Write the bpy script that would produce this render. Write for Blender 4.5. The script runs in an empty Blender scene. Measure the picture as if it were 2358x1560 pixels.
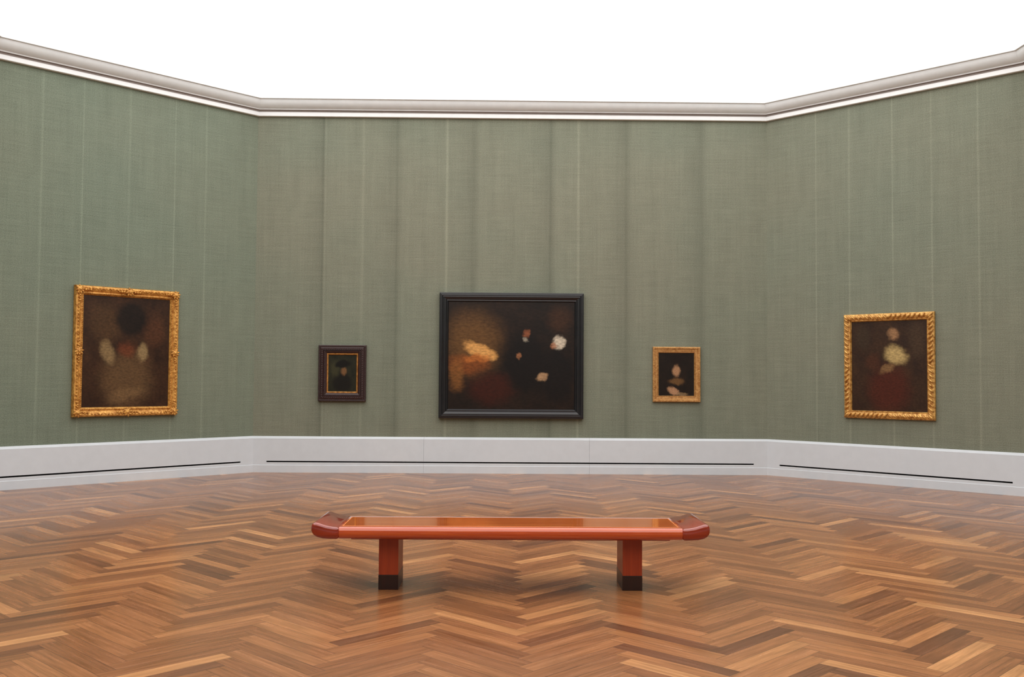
import bpy, bmesh, math, random
from mathutils import Matrix, Vector
random.seed(7)
C=math.sqrt(.5)
W=8.5667; HW=W/2; ZB=.594; ZW=5.947; ZC=6.235
SL=4.20; SR=4.07; FY=-17.6
coll=bpy.context.scene.collection
def lin(c):
    return tuple(((v/255)/12.92 if v/255<=.04045 else ((v/255+.055)/1.055)**2.4) for v in c)+(1,)
# ---------------------------------------------------------------- node helpers
class NT:
    def __init__(s,name):
        s.m=bpy.data.materials.new(name); s.m.use_nodes=True; s.t=s.m.node_tree; s.n=s.t.nodes; s.l=s.t.links
        s.b=s.n['Principled BSDF']
    def new(s,t,**k):
        x=s.n.new(t)
        for a,v in k.items(): setattr(x,a,v)
        return x
    def put(s,sock,v):
        if hasattr(v,'is_linked') or isinstance(v,bpy.types.NodeSocket): s.l.new(v,sock)
        else: sock.default_value=v
    def math(s,op,a,b=None,c=None,clamp=False):
        x=s.new('ShaderNodeMath',operation=op,use_clamp=clamp); s.put(x.inputs[0],a)
        if b is not None: s.put(x.inputs[1],b)
        if c is not None: s.put(x.inputs[2],c)
        return x.outputs[0]
    def mix(s,f,a,b,blend='MIX'):
        x=s.new('ShaderNodeMix',data_type='RGBA',blend_type=blend); s.put(x.inputs[0],f); s.put(x.inputs[6],a); s.put(x.inputs[7],b)
        return x.outputs[2]
    def noise(s,vec,scale,detail=3,rough=.5,w=None):
        x=s.new('ShaderNodeTexNoise')
        if w is not None: x.noise_dimensions='4D'; s.put(x.inputs['W'],w)
        s.put(x.inputs['Vector'],vec); x.inputs['Scale'].default_value=scale; x.inputs['Detail'].default_value=detail; x.inputs['Roughness'].default_value=rough
        return x.outputs[0]
    def mapping(s,vec,scale=(1,1,1),rot=(0,0,0),loc=(0,0,0)):
        x=s.new('ShaderNodeMapping'); s.put(x.inputs[0],vec); x.inputs['Scale'].default_value=scale; x.inputs['Rotation'].default_value=rot; x.inputs['Location'].default_value=loc
        return x.outputs[0]
    def ramp(s,f,stops,interp='LINEAR'):
        x=s.new('ShaderNodeValToRGB'); r=x.color_ramp; r.interpolation=interp
        while len(r.elements)>1: r.elements.remove(r.elements[-1])
        r.elements[0].position=stops[0][0]; r.elements[0].color=stops[0][1]
        for p,c in stops[1:]:
            e=r.elements.new(p); e.color=c
        s.put(x.inputs[0],f); return x.outputs[0]
    def maprange(s,v,a,b,c,d,smooth=False):
        x=s.new('ShaderNodeMapRange'); x.interpolation_type='SMOOTHSTEP' if smooth else 'LINEAR'
        s.put(x.inputs[0],v)
        for i,q in enumerate((a,b,c,d)): s.put(x.inputs[1+i],q)
        return x.outputs[0]
    def bump(s,h,strength=.3,dist=.01):
        x=s.new('ShaderNodeBump'); s.put(x.inputs['Height'],h); x.inputs['Strength'].default_value=strength; x.inputs['Distance'].default_value=dist
        s.l.new(x.outputs[0],s.b.inputs['Normal'])
    def set(s,color=None,rough=.5,metal=0,spec=.5,coat=0,coatr=.1):
        if color is not None: s.put(s.b.inputs['Base Color'],color)
        s.put(s.b.inputs['Roughness'],rough); s.b.inputs['Metallic'].default_value=metal
        s.b.inputs['Specular IOR Level'].default_value=spec
        s.b.inputs['Coat Weight'].default_value=coat; s.b.inputs['Coat Roughness'].default_value=coatr
        return s.m
def simple(name,rgb,rough=.5,metal=0,spec=.5,coat=0,var=.12,scale=8):
    t=NT(name); tc=t.new('ShaderNodeTexCoord').outputs['Object']
    n=t.noise(tc,scale,4); k=t.maprange(n,.3,.7,1-var,1+var)
    c=lin(rgb); col=t.mix(1.0,c,k,'MULTIPLY')
    return t.set(col,rough,metal,spec,coat)
# ---------------------------------------------------------------- mesh helpers
def mesh_obj(name,verts,faces,mats,fm=None,uvs=None,smooth=False):
    me=bpy.data.meshes.new(name); me.from_pydata(verts,[],faces)
    for m in mats: me.materials.append(m)
    if fm:
        for p,i in zip(me.polygons,fm): p.material_index=i
    if uvs:
        ul=me.uv_layers.new(name='UVMap'); k=0
        for f in uvs:
            for u in f: ul.data[k].uv=u; k+=1
    if smooth:
        for p in me.polygons: p.use_smooth=True
    me.update(); o=bpy.data.objects.new(name,me); coll.objects.link(o); return o
def bm_obj(name,bm,mats,smooth=False):
    me=bpy.data.meshes.new(name); bm.normal_update(); bm.to_mesh(me); bm.free()
    for m in mats: me.materials.append(m)
    if smooth:
        for p in me.polygons: p.use_smooth=True
    o=bpy.data.objects.new(name,me); coll.objects.link(o); return o
def bevel(o,w,seg=3,ang=30):
    m=o.modifiers.new('bevel','BEVEL'); m.width=w; m.segments=seg; m.limit_method='ANGLE'; m.angle_limit=math.radians(ang)
# ---------------------------------------------------------------- room plan (clockwise seen from above, room on right-hand side)
P=[Vector((-HW-SL*C,FY+SL*C,0)),Vector((-HW-SL*C,-SL*C,0)),Vector((-HW,0,0)),Vector((HW,0,0)),Vector((HW+SR*C,-SR*C,0)),Vector((HW+SR*C,FY+SR*C,0)),Vector((HW,FY,0)),Vector((-HW,FY,0))]
RX=HW+SL*C
SIDES=['left','back_left','back','back_right','right','front_right','front','front_left']
def side(i):
    a,b=P[i],P[(i+1)%8]; t=(b-a).normalized(); n=Vector((t.y,-t.x,0)); return a,b,t,n,(b-a).length
TAN=math.tan(math.radians(22.5))
# fabric ---------------------------------------------------------
def fabric(name,L,seams,base,base2,base3):
    t=NT(name); uv=t.new('ShaderNodeTexCoord').outputs['UV']
    sx=t.new('ShaderNodeSeparateXYZ'); t.l.new(uv,sx.inputs[0]); u=sx.outputs[0]; v=sx.outputs[1]
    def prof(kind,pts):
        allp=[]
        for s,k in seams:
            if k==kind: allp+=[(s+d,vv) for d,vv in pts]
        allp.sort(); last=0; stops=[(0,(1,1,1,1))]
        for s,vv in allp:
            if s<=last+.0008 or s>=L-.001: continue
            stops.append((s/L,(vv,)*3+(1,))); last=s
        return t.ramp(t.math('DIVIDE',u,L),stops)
    rd=prof('d',[(-.28,1.02),(-.03,.90),(-.004,.76),(.012,.87),(.10,1.04)])  # soft shading of the folds at dark seams, painted into the cloth colour
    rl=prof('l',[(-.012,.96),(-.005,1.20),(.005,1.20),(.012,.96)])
    st=t.noise(t.mapping(uv,(7,.2,1)),1.0,4,.6)
    st2=t.noise(t.mapping(uv,(60,.9,1)),1.0,2,.6)
    slub=t.noise(t.mapping(uv,(1.6,55,1)),1.0,3,.6)
    fine=t.noise(t.mapping(uv,(85,85,1)),1.0,3,.7)
    mid=t.noise(t.mapping(uv,(5,3,1)),1.0,4,.6)
    big=t.noise(t.mapping(uv,(.3,.35,1),(0,0,0),(L,0,0)),1.0,2)
    k=t.math('ADD',t.maprange(st,.25,.75,-.05,.05),t.maprange(slub,.25,.75,-.09,.09))
    k=t.math('ADD',k,t.maprange(st2,.25,.75,-.06,.06)); k=t.math('ADD',k,t.maprange(mid,.25,.75,-.05,.05))
    k=t.math('ADD',k,t.maprange(fine,.3,.7,-.24,.24)); k=t.math('ADD',k,1.0)
    col=t.mix(t.maprange(big,.35,.65,0,1),base,base2)
    col=t.mix(t.maprange(fine,.35,.75,0,.5),col,base3)
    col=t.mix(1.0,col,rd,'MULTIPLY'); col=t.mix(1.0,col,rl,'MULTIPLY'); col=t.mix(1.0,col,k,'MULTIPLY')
    t.bump(t.math('ADD',fine,slub),.25,.004)
    return t.set(col,.95,0,.15)
GS={'back':((122,128,112),(129,129,112)),'back_left':((117,128,112),(122,129,112)),'back_right':((123,128,112),(128,129,112))}
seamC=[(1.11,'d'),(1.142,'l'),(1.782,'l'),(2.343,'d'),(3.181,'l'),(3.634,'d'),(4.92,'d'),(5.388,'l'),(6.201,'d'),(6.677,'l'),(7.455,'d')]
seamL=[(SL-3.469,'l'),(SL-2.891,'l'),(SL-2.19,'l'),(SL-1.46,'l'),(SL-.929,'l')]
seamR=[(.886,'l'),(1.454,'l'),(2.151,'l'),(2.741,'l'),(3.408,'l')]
for i in range(8):
    a,b,t,n,L=side(i)
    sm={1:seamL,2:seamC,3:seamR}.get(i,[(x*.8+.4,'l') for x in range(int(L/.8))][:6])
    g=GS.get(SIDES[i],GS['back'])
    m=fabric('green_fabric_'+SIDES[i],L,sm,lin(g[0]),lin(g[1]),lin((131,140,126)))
    th=.12
    A,B=a,b
    q=[A,B,B+Vector((0,0,ZC+.1)),A+Vector((0,0,ZC+.1))]
    o2=-n*th; e=t*th*TAN
    q+= [A+o2-e,B+o2+e,B+o2+e+Vector((0,0,ZC+.1)),A+o2-e+Vector((0,0,ZC+.1))]
    f=[(0,1,2,3),(5,4,7,6),(3,2,6,7),(1,0,4,5),(0,3,7,4),(2,1,5,6)]
    uvq=[(0,0),(L,0),(L,ZC+.1),(0,ZC+.1)]
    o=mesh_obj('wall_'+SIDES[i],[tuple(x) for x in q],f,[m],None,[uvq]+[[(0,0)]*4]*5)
    o['kind']='structure'
# baseboards ------------------------------------------------------
white=simple('painted_baseboard',(210,216,222),.45,0,.4,0,.02)
dark=simple('slot_black',(14,14,16),.8,0,.1)
jointm=simple('joint_grey',(172,174,180),.7)
def run(name,i,sections,mats):
    """sections: list of (s0,s1,profile,face_mats); profile pts (offset,z); mitred at wall ends"""
    a,b,t,n,L=side(i); V=[];F=[];M=[]
    for s0,s1,prof,pm in sections:
        k=len(V); N=len(prof)
        for s in (s0,s1):
            for o,z in prof:
                ss=s
                if s==0: ss=o*TAN
                if s==L: ss=L-o*TAN
                p=a+t*ss+n*o; V.append((p.x,p.y,z))
        for j in range(N-1):
            F.append((k+j,k+j+1,k+N+j+1,k+N+j)); M.append(pm[j])
        F.append(tuple(k+j for j in range(N-1,-1,-1))); M.append(pm[-1]); F.append(tuple(k+N+j for j in range(N))); M.append(pm[-1])
    o=mesh_obj(name,V,F,mats,M); o['kind']='structure'
    bm=bmesh.new(); bm.from_mesh(o.data); bmesh.ops.recalc_face_normals(bm,faces=bm.faces); bm.to_mesh(o.data); bm.free()
    return o
bp=[(0,ZB+.002),(.012,ZB),(.030,ZB-.028),(.040,ZB-.034),(.040,.125),(.046,.12),(.046,0),(0,0)]
bs=[(0,ZB+.002),(.012,ZB),(.030,ZB-.028),(.040,ZB-.034),(.040,.190),(.010,.190),(.010,.168),(.040,.168),(.040,.125),(.046,.12),(.046,0),(0,0)]
def jn(p): return [(max(o-.003,0),z) for o,z in p]
for i in range(8):
    L=side(i)[4]
    secs=[(0,.24,bp,[0]*8)]
    js=[2.837,5.589] if i==2 else ([L*.5] if L>6 else [])
    s=.24
    for j in js:
        secs.append((s,j-.002,bs,[0]*4+[1,1,1]+[0]*5)); secs.append((j-.002,j+.002,jn(bs),[2]*4+[1,1,1]+[2]*5)); s=j+.002
    secs.append((s,L-.24,bs,[0]*4+[1,1,1]+[0]*5)); secs.append((L-.24,L,bp,[0]*8))
    run('baseboard_'+SIDES[i],i,secs,[white,dark,jointm])
# cornice ---------------------------------------------------------
cw=simple('cornice_white',(240,242,243),.5,0,.3,0,.02)
cb=simple('cornice_stone',(226,229,230),.6,0,.3,0,.03)
cd=simple('cornice_recess',(156,146,140),.7,0,.2,0,.03)
prof=[(0,ZW),(.055,ZW),(.06,ZW+.005),(.06,ZW+.066),(.050,ZW+.070),(.040,ZW+.072),(.040,ZW+.100),(.075,ZW+.104),(.080,ZW+.120)]
pm=[0,0,0,0,2,2,2,1]
for k in range(0,11):          # convex main moulding
    a_=k/10*math.radians(80)
    prof.append((.090+.100*math.sin(a_),ZW+.124+.128*(1-math.cos(a_))/(1-math.cos(math.radians(80)))*.6+.128*.4*k/10)); pm.append(1)
prof+=[(.215,ZW+.258),(.215,ZC),(0,ZC)]; pm+=[1,1,1,1]
pm=pm[:len(prof)-1]+[1]
for i in range(8):
    run('trim_%d'%(i+1),i,[(0,side(i)[4],prof,pm)],[cw,cb,cd])
# ceiling: luminous diffusing skylight -------------------------------
t=NT('luminous_ceiling'); t.set((1,1,1,1),.8); t.b.inputs['Emission Color'].default_value=(1,1,1,1); t.b.inputs['Emission Strength'].default_value=2.15
q=[(p.x,p.y,ZC+.002) for p in P]
o=mesh_obj('ceiling',q+[(x,y,ZC+.05) for x,y,z in q],[tuple(range(8)),tuple(range(15,7,-1))]+[(j,j+8,(j+1)%8+8,(j+1)%8) for j in range(8)],[t.m]); o['kind']='structure'
# floor: herringbone planks -------------------------------------------
PL,n_=.80,7; pw=PL/n_
t=NT('oak_herringbone'); uv=t.new('ShaderNodeTexCoord').outputs['UV']
at=t.new('ShaderNodeAttribute',attribute_name='rnd'); r=at.outputs['Fac']
sx=t.new('ShaderNodeSeparateXYZ'); t.l.new(uv,sx.inputs[0]); u,v=sx.outputs[0],sx.outputs[1]
col=t.ramp(r,[(0,lin((102,61,35))),(.3,lin((129,81,47))),(.6,lin((146,95,57))),(.85,lin((164,110,67))),(1,lin((186,132,84)))])
w=t.math('MULTIPLY',r,57.0)
gr=t.noise(t.mapping(uv,(1.6,34,1)),1.0,5,.65,w); gr2=t.noise(t.mapping(uv,(5,150,1)),1.0,3,.6,w)
bl=t.noise(t.mapping(uv,(2.5,7,1)),1.0,2,.5,w)
k=t.math('ADD',t.maprange(gr,.25,.75,.66,1.34),t.maprange(gr2,.3,.7,-.15,.15)); k=t.math('ADD',k,t.maprange(bl,.3,.7,-.12,.12))
col=t.mix(1.0,col,k,'MULTIPLY')
ev=t.math('MINIMUM',v,t.math('SUBTRACT',pw,v)); eu=t.math('MINIMUM',u,t.math('SUBTRACT',PL,u))
e=t.math('MINIMUM',eu,ev); gap=t.maprange(e,.0008,.0026,.45,1.0)
col=t.mix(1.0,col,gap,'MULTIPLY')
t.bump(t.math('ADD',t.math('MULTIPLY',gap,1.0),t.math('MULTIPLY',gr2,.15)),.10,.002)
floorm=t.set(col,t.maprange(gr,.3,.7,.18,.30),0,.62)
bm=bmesh.new(); ul=bm.loops.layers.uv.new('UVMap'); fl=bm.faces.layers.float.new('rnd')
ang=math.radians(45); ca,sa=math.cos(ang),math.sin(ang)
OX,OY=0.0,0.0
def plank(x,y,hor):
    x*=pw;y*=pw
    c4=[(x,y),(x+PL,y),(x+PL,y+pw),(x,y+pw)] if hor else [(x+pw,y),(x+pw,y+PL),(x,y+PL),(x,y)]
    u4=[(0,0),(PL,0),(PL,pw),(0,pw)]
    w4=[(ca*p-sa*q+OX,sa*p+ca*q+OY) for p,q in c4]
    cx=sum(p[0] for p in w4)/4; cy=sum(p[1] for p in w4)/4
    if abs(cx)>RX+1 or cy>1 or cy<FY-1: return
    f=bm.faces.new([bm.verts.new((p[0],p[1],0)) for p in w4])
    for l,uu in zip(f.loops,u4): l[ul].uv=uu
    f[fl]=min(1,max(0,random.gauss(.5,.25)))
K=260
for k in range(-K,K):
    for m_ in range(-40,41):
        plank(k+2*n_*m_,k,True); plank(k,k-2*n_+1+2*n_*m_,False)
for i in range(8):
    a,b,t_,nn,L=side(i)
    g=bm.verts[:]+bm.edges[:]+bm.faces[:]
    bmesh.ops.bisect_plane(bm,geom=g,plane_co=a,plane_no=-nn,clear_outer=True)
bm.normal_update()
for f in bm.faces:
    if f.normal.z<0: f.normal_flip()
o=bm_obj('floor',bm,[floorm]); o['kind']='structure'
# ---------------------------------------------------------------- bench
def woodmat(name,c1,c2,rough=.25,coat=.6,scale=(1.2,28,28)):
    t=NT(name); tc=t.new('ShaderNodeTexCoord').outputs['Object']
    n=t.noise(t.mapping(tc,scale),1.0,5,.6); n2=t.noise(t.mapping(tc,tuple(s*4 for s in scale)),1.0,3,.6)
    f=t.math('ADD',t.math('MULTIPLY',n,.75),t.math('MULTIPLY',n2,.25))
    return t.set(t.ramp(f,[(.3,lin(c1)),(.7,lin(c2))]),rough,0,.5,coat,.03)
wt=woodmat('bench_orange_wood',(172,58,18),(206,90,34),.18,.8)
wp=woodmat('bench_panel_wood',(192,80,20),(230,126,46),.14,1.0)
we=woodmat('bench_end_wood',(120,26,12),(156,50,24),.18,.8)
wl=woodmat('bench_leg_wood',(136,44,14),(164,60,22),.42,.08,scale=(28,28,1.2))
wf=woodmat('bench_foot_wood',(28,10,8),(42,15,11),.4,.1,scale=(28,28,1.2))
wline=simple('bench_inlay_line',(232,146,78),.3)
bench=bpy.data.objects.new('bench',None); coll.objects.link(bench); BX,BY=-.103,-8.78; bench.location=(BX,BY,0)
bench['label']='long polished orange wooden bench with upturned ends and block legs'; bench['category']='bench'
def par(o,p): o.parent=p; return o
def box(name,x0,x1,y0,y1,z0,z1,mat,bv=.004):
    bm=bmesh.new(); bmesh.ops.create_cube(bm,size=1)
    for v in bm.verts: v.co=Vector(((x0+x1)/2+v.co.x*(x1-x0),(y0+y1)/2+v.co.y*(y1-y0),(z0+z1)/2+v.co.z*(z1-z0)))
    o=bm_obj(name,bm,[mat]); bevel(o,bv); return o
def extrude(name,pts,axis,a,b,mat,bv,smooth=True):
    bm=bmesh.new()
    mk=(lambda p,s:(p[0],s,p[1])) if axis=='y' else (lambda p,s:(s,p[0],p[1]))
    A=[bm.verts.new(mk(p,a)) for p in pts]; B=[bm.verts.new(mk(p,b)) for p in pts]; N=len(pts)
    for j in range(N): bm.faces.new((A[j],A[(j+1)%N],B[(j+1)%N],B[j]))
    bm.faces.new(A[::-1]); bm.faces.new(B); bmesh.ops.recalc_face_normals(bm,faces=bm.faces)
    o=bm_obj(name,bm,[mat],smooth); bevel(o,bv,3,40)
    return o
D=.31; zt,zb=.482,.396; rr=(zt-zb)/2
pts=[]
for sgn in (1,-1):
    for k in range(0,13):
        a_=math.pi/2-k*math.pi/12
        pts.append((sgn*(D-rr*.8+rr*.8*math.cos(a_)), (zt+zb)/2+sgn*rr*math.sin(a_)))
par(extrude('seat',pts,'x',-1.275,1.275,wt,.002),bench)
par(box('seat_panel',-1.25,1.25,-.225,.225,zt-.004,zt+.0015,wp,.001),bench)
fr=bmesh.new()
for x0,x1,y0,y1 in [(-1.257,1.257,-.232,-.226),(-1.257,1.257,.226,.232),(-1.257,-1.252,-.226,.226),(1.252,1.257,-.226,.226)]:
    r_=bmesh.ops.create_cube(fr,size=1)
    for v in r_['verts']: v.co=Vector(((x0+x1)/2+v.co.x*(x1-x0),(y0+y1)/2+v.co.y*(y1-y0),zt+v.co.z*.003))
par(bm_obj('seat_inlay',fr,[wline]),bench)
par(box('seat_support',-1.19,1.19,-.24,.24,.384,zb+.001,wl,.002),bench)
endp=[(-1.27,zt),(-1.31,zt+.002),(-1.36,zt+.010),(-1.40,zt+.022),(-1.43,zt+.032),(-1.445,zt+.034),(-1.46,zt+.031),(-1.472,zt+.020),(-1.477,zt+.002),(-1.477,zt-.022),(-1.470,zt-.042),(-1.455,zt-.060),(-1.43,zt-.074),(-1.39,zt-.083),(-1.34,zb),(-1.27,zb)]
for s in (1,-1):
    pp=[(x*s,z) for x,z in endp]
    o=extrude('seat_end',pp,'y',-D-.012,D+.012,we,.022); o['label']='dark red upturned rounded end piece'; par(o,bench)
for X in (-.917,.917):
    l=box('leg',X-.0735,X+.0735,-.18,.18,.11,.385,wl,.003); par(l,bench)
    f=box('foot',X-.075,X+.075,-.1815,.1815,0,.1105,wf,.003); f['label']='near-black brown base block'; par(f,l)
# ---------------------------------------------------------------- paintings
def gold(name,c1,c2,sc=22,rough=.38,metal=.35):
    t=NT(name); tc=t.new('ShaderNodeTexCoord').outputs['Object']
    n=t.noise(tc,sc,5,.65)
    t.bump(t.noise(tc,sc*3,3,.6),.4,.01)
    return t.set(t.ramp(n,[(.35,lin(c1)),(.62,lin(c2))]),rough,metal,.5)
gA=gold('aged_gold',(165,105,38),(230,174,90)); gB=gold('pale_gold',(160,106,52),(205,158,96),30); gC=gold('bright_carved_gold',(160,102,40),(238,190,110))
gD=gold('inner_gilt',(150,96,36),(220,160,84))
blk=simple('ebonised_wood',(18,19,24),.3,0,.5,.3,.2); brn=simple('dark_brown_frame',(50,26,26),.4,0,.5,.2,.2,30)
def canvas_mat(name,bg1,bg2,blobs):
    t=NT(name); uv=t.new('ShaderNodeTexCoord').outputs['UV']
    n=t.noise(uv,3.2,7,.7); col=t.mix(t.maprange(n,.35,.65,0,1),lin(bg1),lin(bg2))
    dx=t.new('ShaderNodeTexNoise'); t.l.new(uv,dx.inputs['Vector']); dx.inputs['Scale'].default_value=8; dx.inputs['Detail'].default_value=6; dx.inputs['Roughness'].default_value=.62
    off=t.new('ShaderNodeVectorMath',operation='MULTIPLY_ADD'); t.l.new(dx.outputs['Color'],off.inputs[0]); off.inputs[1].default_value=(.13,.13,0); t.l.new(uv,off.inputs[2])
    for (x,y,rx,ry,ro,c,soft,amt) in blobs:
        m=t.new('ShaderNodeVectorMath',operation='SUBTRACT'); t.l.new(off.outputs[0],m.inputs[0]); m.inputs[1].default_value=(x+.065,y+.065,0)
        mm=t.new('ShaderNodeMapping'); mm.vector_type='TEXTURE'; t.l.new(m.outputs[0],mm.inputs[0]); mm.inputs['Rotation'].default_value=(0,0,math.radians(ro)); mm.inputs['Scale'].default_value=(rx,ry,1)
        ln=t.new('ShaderNodeVectorMath',operation='LENGTH'); t.l.new(mm.outputs[0],ln.inputs[0])
        f=t.maprange(ln.outputs['Value'],1.0,max(0,1-soft*.8),0,amt,True)
        col=t.mix(f,col,lin(c))
    br=t.noise(t.mapping(uv,(30,60,1),(0,0,.6)),1,3,.6)
    col=t.mix(1.0,col,t.maprange(br,.3,.7,.68,1.32),'MULTIPLY')
    return t.set(col,.35,0,.3)
def moulding(w,h,prof):
    bm=bmesh.new(); rings=[]
    for ins,d in prof:
        x=w/2-ins; z=h/2-ins
        rings.append([bm.verts.new((a*x,-d,b*z)) for a,b in ((-1,-1),(1,-1),(1,1),(-1,1))])
    N=len(rings)
    for j in range(N-1):
        for k in range(4):
            bm.faces.new((rings[j][k],rings[j][(k+1)%4],rings[j+1][(k+1)%4],rings[j+1][k]))
    for k in range(4): bm.faces.new((rings[N-1][k],rings[N-1][(k+1)%4],rings[0][(k+1)%4],rings[0][k]))
    bmesh.ops.recalc_face_normals(bm,faces=bm.faces)
    return bm
def blob(bm,x,z,d,rx,rz,rd,ang=0,sub=2,mi=0):
    M=Matrix.Translation((x,-d,z))@Matrix.Rotation(-ang,4,'Y')@Matrix.Diagonal((rx,rd,rz,1))
    r_=bmesh.ops.create_icosphere(bm,subdivisions=sub,radius=1,matrix=M)
    for v in r_['verts']:
        for f in v.link_faces: f.smooth=True; f.material_index=mi
def perim(w,h,ins,step):
    x=w/2-ins; z=h/2-ins; out=[]
    for (ax,az),(bx,bz),ang in (((-x,-z),(x,-z),0),((x,-z),(x,z),math.pi/2),((x,z),(-x,z),math.pi),((-x,z),(-x,-z),-math.pi/2)):
        Ls=math.hypot(bx-ax,bz-az); n=max(1,round(Ls/step))
        for k in range(n):
            f=(k+.5)/n; out.append((ax+(bx-ax)*f,az+(bz-az)*f,ang,k,n))
    return out
def painting(wall,s,zc,w,h,prof,mats,deco,iw,ih,cmat,label,cdepth,name='framed_painting',cz=0):
    i={'L':1,'C':2,'R':3}[wall]; a,b,t_,nn,L=side(i)
    if wall=='L': p=b-t_*s
    else: p=a+t_*s
    root=bpy.data.objects.new(name,None); coll.objects.link(root)
    root.location=(p.x+nn.x*.002,p.y+nn.y*.002,zc); root.rotation_euler=(0,0,{'L':math.pi/4,'C':0,'R':-math.pi/4}[wall])
    root['label']=label; root['category']='painting'
    bm=moulding(w,h,prof)
    if deco: deco(bm)
    par(bm_obj('picture_frame',bm,mats),root)
    x,z=iw/2+.01,ih/2+.01
    V=[(-x,-cdepth,-z+cz),(x,-cdepth,-z+cz),(x,-cdepth,z+cz),(-x,-cdepth,z+cz)]; V+=[(q[0],-.004,q[2]) for q in V]
    u=[(0,0),(1,0),(1,1),(0,1)]
    F=[(0,1,2,3),(7,6,5,4),(0,4,5,1),(1,5,6,2),(2,6,7,3),(3,7,4,0)]
    par(mesh_obj('canvas',V,F,[cmat],None,[u]+[[(0.02,0.02)]*4]*5),root)
    return root
# 1 large ornate gold frame
def d1(bm):
    w,h=1.60,1.92
    for x,z,a_,k,n in perim(w,h,.112,.026): blob(bm,x,z,.060,.010,.010,.010,a_,1)
    for x,z,a_,k,n in perim(w,h,.045,.05):
        blob(bm,x,z,.084,.022,.010,.010,a_+(.6 if k%2 else -.6),1)
    for cx in (-1,0,1):
        for cz in (-1,0,1):
            if cx==0 and cz==0: continue
            X=cx*(w/2-.062); Z=cz*(h/2-.062)
            blob(bm,X,Z,.082,.055,.055,.022)
            blob(bm,X,Z,.10,.022,.022,.018)
            for k in range(8):
                an=k*math.pi/4+.2
                blob(bm,X+.05*math.cos(an),Z+.05*math.sin(an),.090,.026,.011,.014,an,1)
            for e in (1,-1):
                for j in (1,2,3):
                    ex=(1 if (cz!=0) else 0); ez=(1 if (cx!=0) else 0)
                    for dx_,dz_ in ((ex*e,0),(0,ez*e)):
                        if dx_==dz_==0: continue
                        xx=X+dx_*(.05+.035*j); zz=Z+dz_*(.05+.035*j)
                        if abs(xx)>w/2-.02 or abs(zz)>h/2-.02: continue
                        blob(bm,xx,zz,.084,.028-.004*j,.018,.014,(.5 if j%2 else -.5)+(math.pi/2 if dz_ else 0),1)
c1=canvas_mat('dark_umber_canvas',(38,22,14),(66,42,26),[
 (.5,.25,.40,.34,0,(104,78,50),.8,.65),(.25,.75,.25,.28,20,(84,60,36),.9,.5),(.55,.80,.24,.20,0,(18,13,12),.6,.85),(.82,.70,.16,.22,0,(84,50,30),.9,.6),
 (.28,.50,.10,.16,20,(150,124,84),.8,.6),(.68,.50,.08,.12,-20,(168,142,98),.8,.55),(.50,.52,.14,.10,0,(110,54,30),.9,.6),(.5,.12,.3,.08,10,(120,92,60),.9,.5)])
painting('L',2.178,1.938,1.60,1.92,[(0,.005),(0,.05),(.012,.078),(.03,.084),(.07,.070),(.092,.050),(.105,.055),(.122,.052),(.1375,.030),(.1375,.005)],[gA],d1,1.325,1.645,c1,
 'large dark brown oil painting in ornate carved gold frame',.026)
# 2 small dark frame
def d2(bm):
    w,h=.79,.935
    for f in bm.faces:
        c=f.calc_center_median()
        if max(abs(c.x)-(.79/2-.137),abs(c.z)-(.935/2-.137))<0: f.material_index=1
    for ins,st in ((.018,.022),(.060,.030),(.100,.022)):
        for x,z,a_,k,n in perim(w,h,ins,st): blob(bm,x,z,{.018:.062,.060:.072,.100:.058}[ins],.009 if st<.03 else .013,.014,.006,a_,1)
    for x,z,a_,k,n in perim(w,h,.150,.016): blob(bm,x,z,.045,.006,.006,.005,a_,1,1)
c2=canvas_mat('dark_olive_canvas',(22,24,16),(42,42,28),[(.5,.25,.42,.34,0,(16,14,12),.6,.9),(.25,.62,.25,.3,0,(64,62,40),.9,.65),(.55,.55,.13,.15,0,(130,92,58),.8,.7),(.5,.74,.32,.12,5,(12,10,10),.5,.95)])
painting('C',1.472,1.647,.79,.935,[(0,.005),(0,.055),(.01,.062),(.03,.058),(.04,.066),(.08,.070),(.088,.052),(.115,.050),(.132,.040),(.138,.036),(.144,.044),(.158,.040),(.163,.024),(.163,.005)],[brn,gD],d2,.465,.61,c2,
 'small dark olive oil painting in broad dark brown rippled frame',.022)
# 3 large black frame
c3=canvas_mat('dark_brown_black_canvas',(20,15,13),(38,25,18),[
 (.20,.62,.32,.42,0,(104,72,38),.9,.8),(.16,.42,.22,.12,0,(128,66,26),.8,.65),(.26,.55,.18,.07,-24,(218,160,90),.6,.85),(.22,.48,.14,.05,10,(180,104,46),.7,.7),(.07,.32,.08,.20,0,(130,84,40),.8,.65),
 (.34,.20,.26,.2,0,(60,22,13),.8,.75),(.62,.45,.22,.36,0,(14,11,12),.6,.9),(.86,.32,.16,.32,0,(15,12,13),.6,.85),(.88,.84,.14,.18,0,(66,40,24),.9,.6),
 (.87,.62,.06,.075,0,(206,192,170),.6,.85),(.835,.60,.03,.05,0,(150,96,66),.7,.8),(.63,.70,.035,.055,0,(136,80,52),.7,.8),(.61,.64,.035,.03,0,(170,160,142),.7,.6),(.75,.32,.06,.045,30,(176,140,104),.7,.8),(.56,.50,.03,.04,0,(150,100,66),.7,.7)])
painting('C',4.279,1.959,2.40,2.09,[(0,.005),(0,.085),(.008,.092),(.045,.094),(.055,.082),(.068,.084),(.075,.074),(.105,.066),(.118,.050),(.130,.052),(.150,.030),(.150,.005)],[blk],None,2.10,1.79,c3,
 'wide dark oil painting with warm amber glow in moulded black frame',.026)
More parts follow.
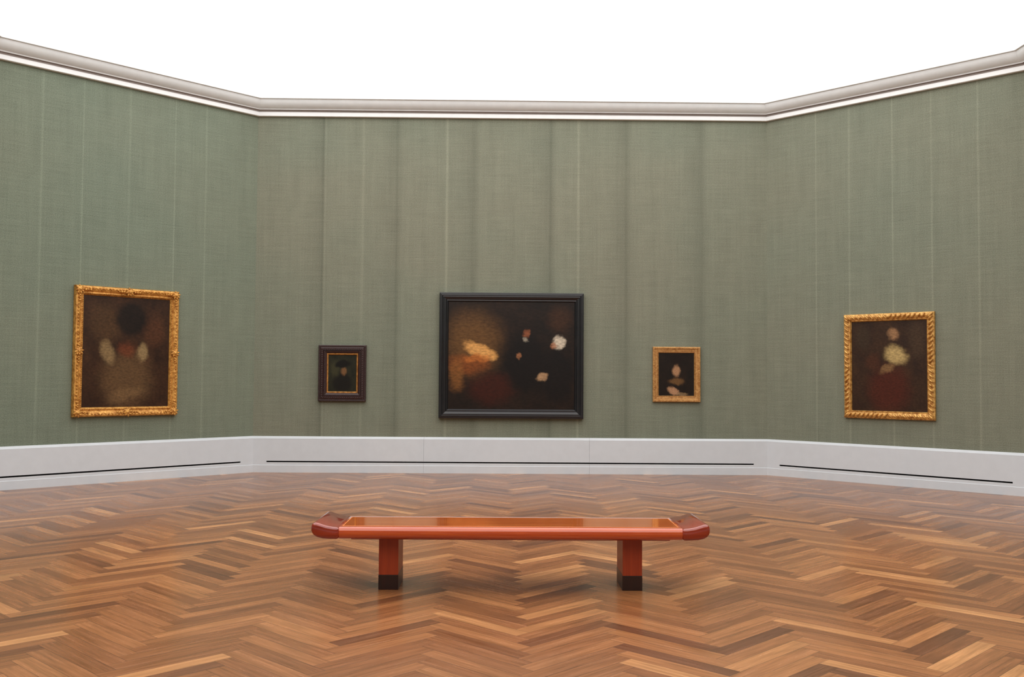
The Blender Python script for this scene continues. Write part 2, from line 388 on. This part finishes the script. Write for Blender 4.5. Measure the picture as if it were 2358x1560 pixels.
# 4 small gold
def d4(bm):
    for x,z,a_,k,n in perim(.794,.918,.022,.03): blob(bm,x,z,.050,.014,.008,.006,a_,1)
    for x,z,a_,k,n in perim(.794,.918,.086,.018): blob(bm,x,z,.036,.006,.006,.006,a_,1)
c4=canvas_mat('dark_portrait_toned_canvas',(20,14,12),(34,23,16),[(.5,.58,.14,.18,0,(178,134,98),.8,.8),(.5,.34,.28,.10,0,(120,86,50),.8,.7),(.42,.12,.22,.10,-20,(190,144,108),.7,.75),(.5,.84,.24,.14,0,(24,13,10),.6,.9),(.64,.05,.22,.05,0,(150,122,88),.7,.6)])
painting('C',7.038,1.666,.794,.918,[(0,.005),(0,.046),(.010,.052),(.034,.050),(.042,.038),(.070,.036),(.080,.030),(.092,.034),(.102,.018),(.102,.005)],[gB],d4,.59,.714,c4,
 'small dark oil painting with pale centre in flat gold frame',.015)
# 5 carved gold
def d5(bm):
    w,h=1.404,1.614
    for x,z,a_,k,n in perim(w,h,.052,.072):
        sgn=1 if k<n/2 else -1
        blob(bm,x,z,.066,.052,.017,.026,a_+sgn*.85)
        blob(bm,x,z,.082,.034,.007,.018,a_+sgn*.75,1)
    for sx_ in (-1,1):
        for sz in (-1,1): blob(bm,sx_*(w/2-.05),sz*(h/2-.05),.07,.055,.022,.028,math.atan2(sz,sx_))
c5=canvas_mat('russet_brown_canvas',(42,28,22),(62,42,28),[(.5,.25,.38,.36,0,(76,30,20),.8,.75),(.60,.62,.20,.13,-15,(190,164,108),.75,.8),(.56,.84,.10,.09,0,(160,120,84),.8,.75),(.30,.55,.14,.13,0,(70,40,26),.8,.8),(.48,.47,.14,.06,20,(140,108,70),.8,.6),(.86,.8,.15,.3,0,(66,50,36),.8,.7),(.16,.82,.14,.2,0,(58,46,34),.8,.6)])
painting('R',2.076,1.810,1.404,1.614,[(0,.005),(0,.040),(.012,.050),(.050,.060),(.088,.044),(.098,.042),(.106,.050),(.118,.024),(.118,.005)],[gC],d5,1.168,1.378,c5,
 'russet brown oil painting in gold frame carved with slanting leaves',.02)
# ---------------------------------------------------------------- camera & world
yaw,pitch,roll=.012244127,.0393990087,.0069791975
f=Vector((math.sin(yaw)*math.cos(pitch),math.cos(yaw)*math.cos(pitch),math.sin(pitch)))
r0=Vector((math.cos(yaw),-math.sin(yaw),0)); u0=r0.cross(f)
r=r0*math.cos(roll)+u0*math.sin(roll); u=-r0*math.sin(roll)+u0*math.cos(roll)
cam=bpy.data.objects.new('camera',bpy.data.cameras.new('camera')); coll.objects.link(cam)
cam.matrix_world=Matrix(((r.x,u.x,-f.x,-.19588),(r.y,u.y,-f.y,-16.4081),(r.z,u.z,-f.z,1.6),(0,0,0,1)))
cam.data.sensor_fit='HORIZONTAL'; cam.data.sensor_width=36; cam.data.lens=2262.768*36/2358; cam.data.clip_end=100
bpy.context.scene.camera=cam
wd=bpy.data.worlds.new('world'); bpy.context.scene.world=wd; wd.use_nodes=True
wd.node_tree.nodes['Background'].inputs[0].default_value=(.8,.85,.9,1); wd.node_tree.nodes['Background'].inputs[1].default_value=.3
bpy.context.scene.view_settings.view_transform='Standard'
